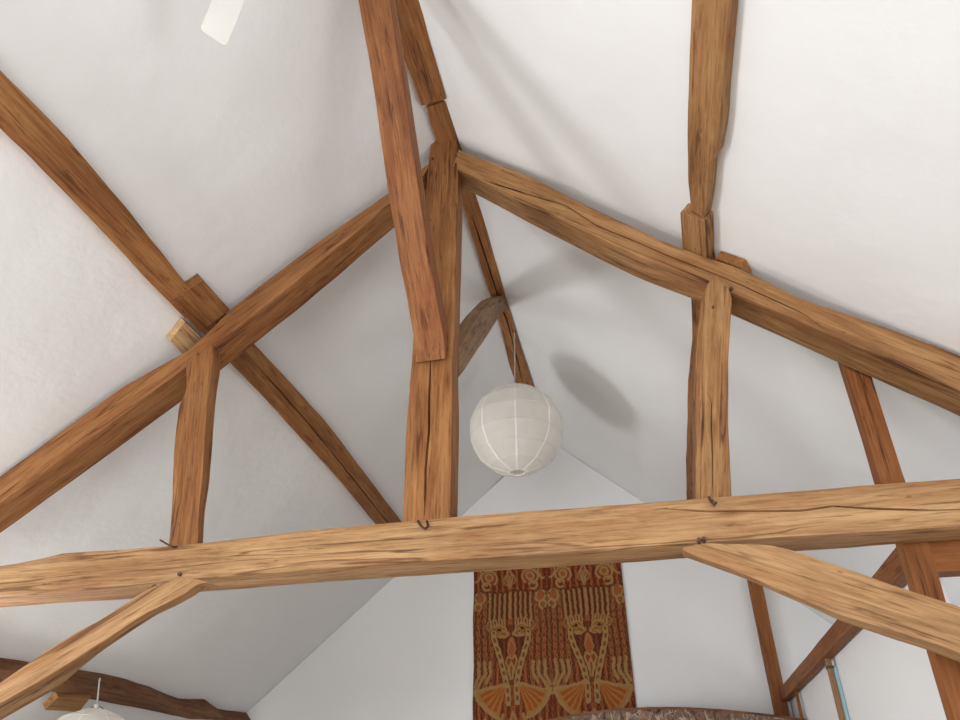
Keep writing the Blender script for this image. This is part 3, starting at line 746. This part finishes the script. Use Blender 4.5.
buf = np.ones((2*nn, 4), np.float32); buf[:nn, :3] = cc; buf[nn:, :3] = cc
at_.data.foreach_set('color', buf.ravel())
m, N, Lk, b = new_mat('printed_cloth', 0.9)
an = N.new('ShaderNodeAttribute'); an.attribute_name = 'dye'
wv = N.new('ShaderNodeTexNoise'); wv.inputs['Scale'].default_value = 160; tcn = N.new('ShaderNodeTexCoord'); Lk.new(tcn.outputs['Object'], wv.inputs['Vector'])
mxn = N.new('ShaderNodeMix'); mxn.data_type = 'RGBA'; mxn.blend_type = 'MULTIPLY'; mxn.inputs[0].default_value = 0.4
rr_ = ramp(N, [(0.3, (0.6, 0.6, 0.6)), (0.7, (1.1, 1.1, 1.1))]); Lk.new(wv.outputs[0], rr_.inputs[0])
Lk.new(an.outputs['Color'], mxn.inputs[6]); Lk.new(rr_.outputs[0], mxn.inputs[7]); Lk.new(mxn.outputs[2], b.inputs['Base Color'])
b.inputs['Specular IOR Level'].default_value = 0.05
me.shade_smooth(); me.set_sharp_from_angle(angle=math.radians(50))
co = link('cloth', me, m, root)
bm = bmesh.new(); zr_ = W((0, 0, hz1)).z+0.012; yr = (YG*U)-0.026
add_cyl(bm, (h0*U-0.06, yr, zr_), (h1*U+0.06, yr, zr_), 0.014, 12); bm_obj('hanging_rod', bm, OAKD, parent=root)
tag(root, 'red and gold printed wall hanging of paired long-necked birds on the gable wall', 'wall hanging')

# ------------------------------------------------------------------ arched floral panel in front of the gable
def panel_mat():
    m, N, Lk, b = new_mat('floral_tapestry', 0.85)
    tc = N.new('ShaderNodeTexCoord')
    mp = N.new('ShaderNodeMapping'); mp.inputs['Scale'].default_value = (6.5, 6.5, 4.5); Lk.new(tc.outputs['Object'], mp.inputs['Vector'])
    no = N.new('ShaderNodeTexNoise'); no.inputs['Scale'].default_value = 1.4; no.inputs['Detail'].default_value = 5; no.inputs['Distortion'].default_value = 2.2; Lk.new(mp.outputs[0], no.inputs['Vector'])
    r = ramp(N, [(0.34, (0.03, 0.018, 0.014)), (0.43, (0.15, 0.085, 0.055)), (0.49, (0.30, 0.19, 0.13)), (0.54, (0.10, 0.055, 0.045)), (0.60, (0.52, 0.42, 0.35)), (0.66, (0.17, 0.09, 0.065))])
    Lk.new(no.outputs[0], r.inputs[0])
    vo = N.new('ShaderNodeTexVoronoi'); vo.inputs['Scale'].default_value = 0.9; Lk.new(mp.outputs[0], vo.inputs['Vector'])
    r2 = ramp(N, [(0.08, (0.5, 0.42, 0.4)), (0.2, (1, 1, 1)), (0.45, (0.55, 0.45, 0.4))]); Lk.new(vo.outputs['Distance'], r2.inputs[0])
    x = N.new('ShaderNodeMix'); x.data_type = 'RGBA'; x.blend_type = 'MULTIPLY'; x.inputs[0].default_value = 0.6
    Lk.new(r.outputs[0], x.inputs[6]); Lk.new(r2.outputs[0], x.inputs[7]); Lk.new(x.outputs[2], b.inputs['Base Color'])
    bp = N.new('ShaderNodeBump'); bp.inputs['Strength'].default_value = 0.4; bp.inputs['Distance'].default_value = 0.03; Lk.new(no.outputs[0], bp.inputs['Height']); Lk.new(bp.outputs[0], b.inputs['Normal'])
    return m
YP = 9.0
arc = [on(p, 1, YP) for p in ((500, 731), (545, 720), (580, 713), (615, 708.5), (650, 707), (685, 707), (720, 709), (755, 712.5), (785, 716), (805, 719))]
arc = resample(arc, 48)
root = bpy.data.objects.new('arched_screen', None); C.objects.link(root); root.location = W((arc[24][0], YP, FLOOR)); bpy.context.view_layer.update()
def extr(name, top, bot, y0, y1, mat, parent):
    bm = bmesh.new(); n = len(top)
    g = [[bm.verts.new(W((p[0], y, p[2]))) for p in row] for row in (top, bot) for y in (y0, y1)]
    tf, tb, bf, bb_ = g
    for i in range(n-1):
        bm.faces.new((tf[i], tf[i+1], bf[i+1], bf[i])); bm.faces.new((tb[i+1], tb[i], bb_[i], bb_[i+1]))
        bm.faces.new((tf[i+1], tf[i], tb[i], tb[i+1])); bm.faces.new((bf[i], bf[i+1], bb_[i+1], bb_[i]))
    bm.faces.new((tf[0], bf[0], bb_[0], tb[0])); bm.faces.new((bf[-1], tf[-1], tb[-1], bb_[-1]))
    return bm_obj(name, bm, mat, parent=parent, loc=W((top[n//2][0], y0, top[n//2][2])))
shr = [p-np.array((0, 0, 0.022)) for p in arc]
base = [np.array((p[0], YP, FLOOR)) for p in arc]
extr('tapestry_panel', shr, base, YP+0.01, YP+0.1, panel_mat(), root)
extr('top_moulding', arc, shr, YP-0.005, YP+0.115, OAKD, root)
tag(root, 'arched screen with brown floral tapestry, its top edge showing below the hanging', 'screen')

# ------------------------------------------------------------------ camera, world, view
cd = bpy.data.cameras.new('camera'); cam = bpy.data.objects.new('camera', cd); C.objects.link(cam)
cd.sensor_width = 36; cd.sensor_fit = 'HORIZONTAL'; cd.lens = 36*F/960; cd.clip_start = 0.05
Mx = Matrix([[R[i][0], -R[i][1], -R[i][2]] for i in range(3)]).to_4x4(); Mx.translation = Vector((0, 0, EYE)); cam.matrix_world = Mx
sc.camera = cam
w = bpy.data.worlds.new('sky'); sc.world = w; w.use_nodes = True
bg = w.node_tree.nodes['Background']; bg.inputs[0].default_value = (0.85, 0.92, 1, 1); bg.inputs[1].default_value = 1.0
sc.view_settings.view_transform = 'Standard'; sc.view_settings.look = 'None'; sc.view_settings.gamma = 1; sc.view_settings.use_curve_mapping = False
sc.view_settings.exposure = 0.15
sc.cycles.max_bounces = 10; sc.cycles.diffuse_bounces = 6
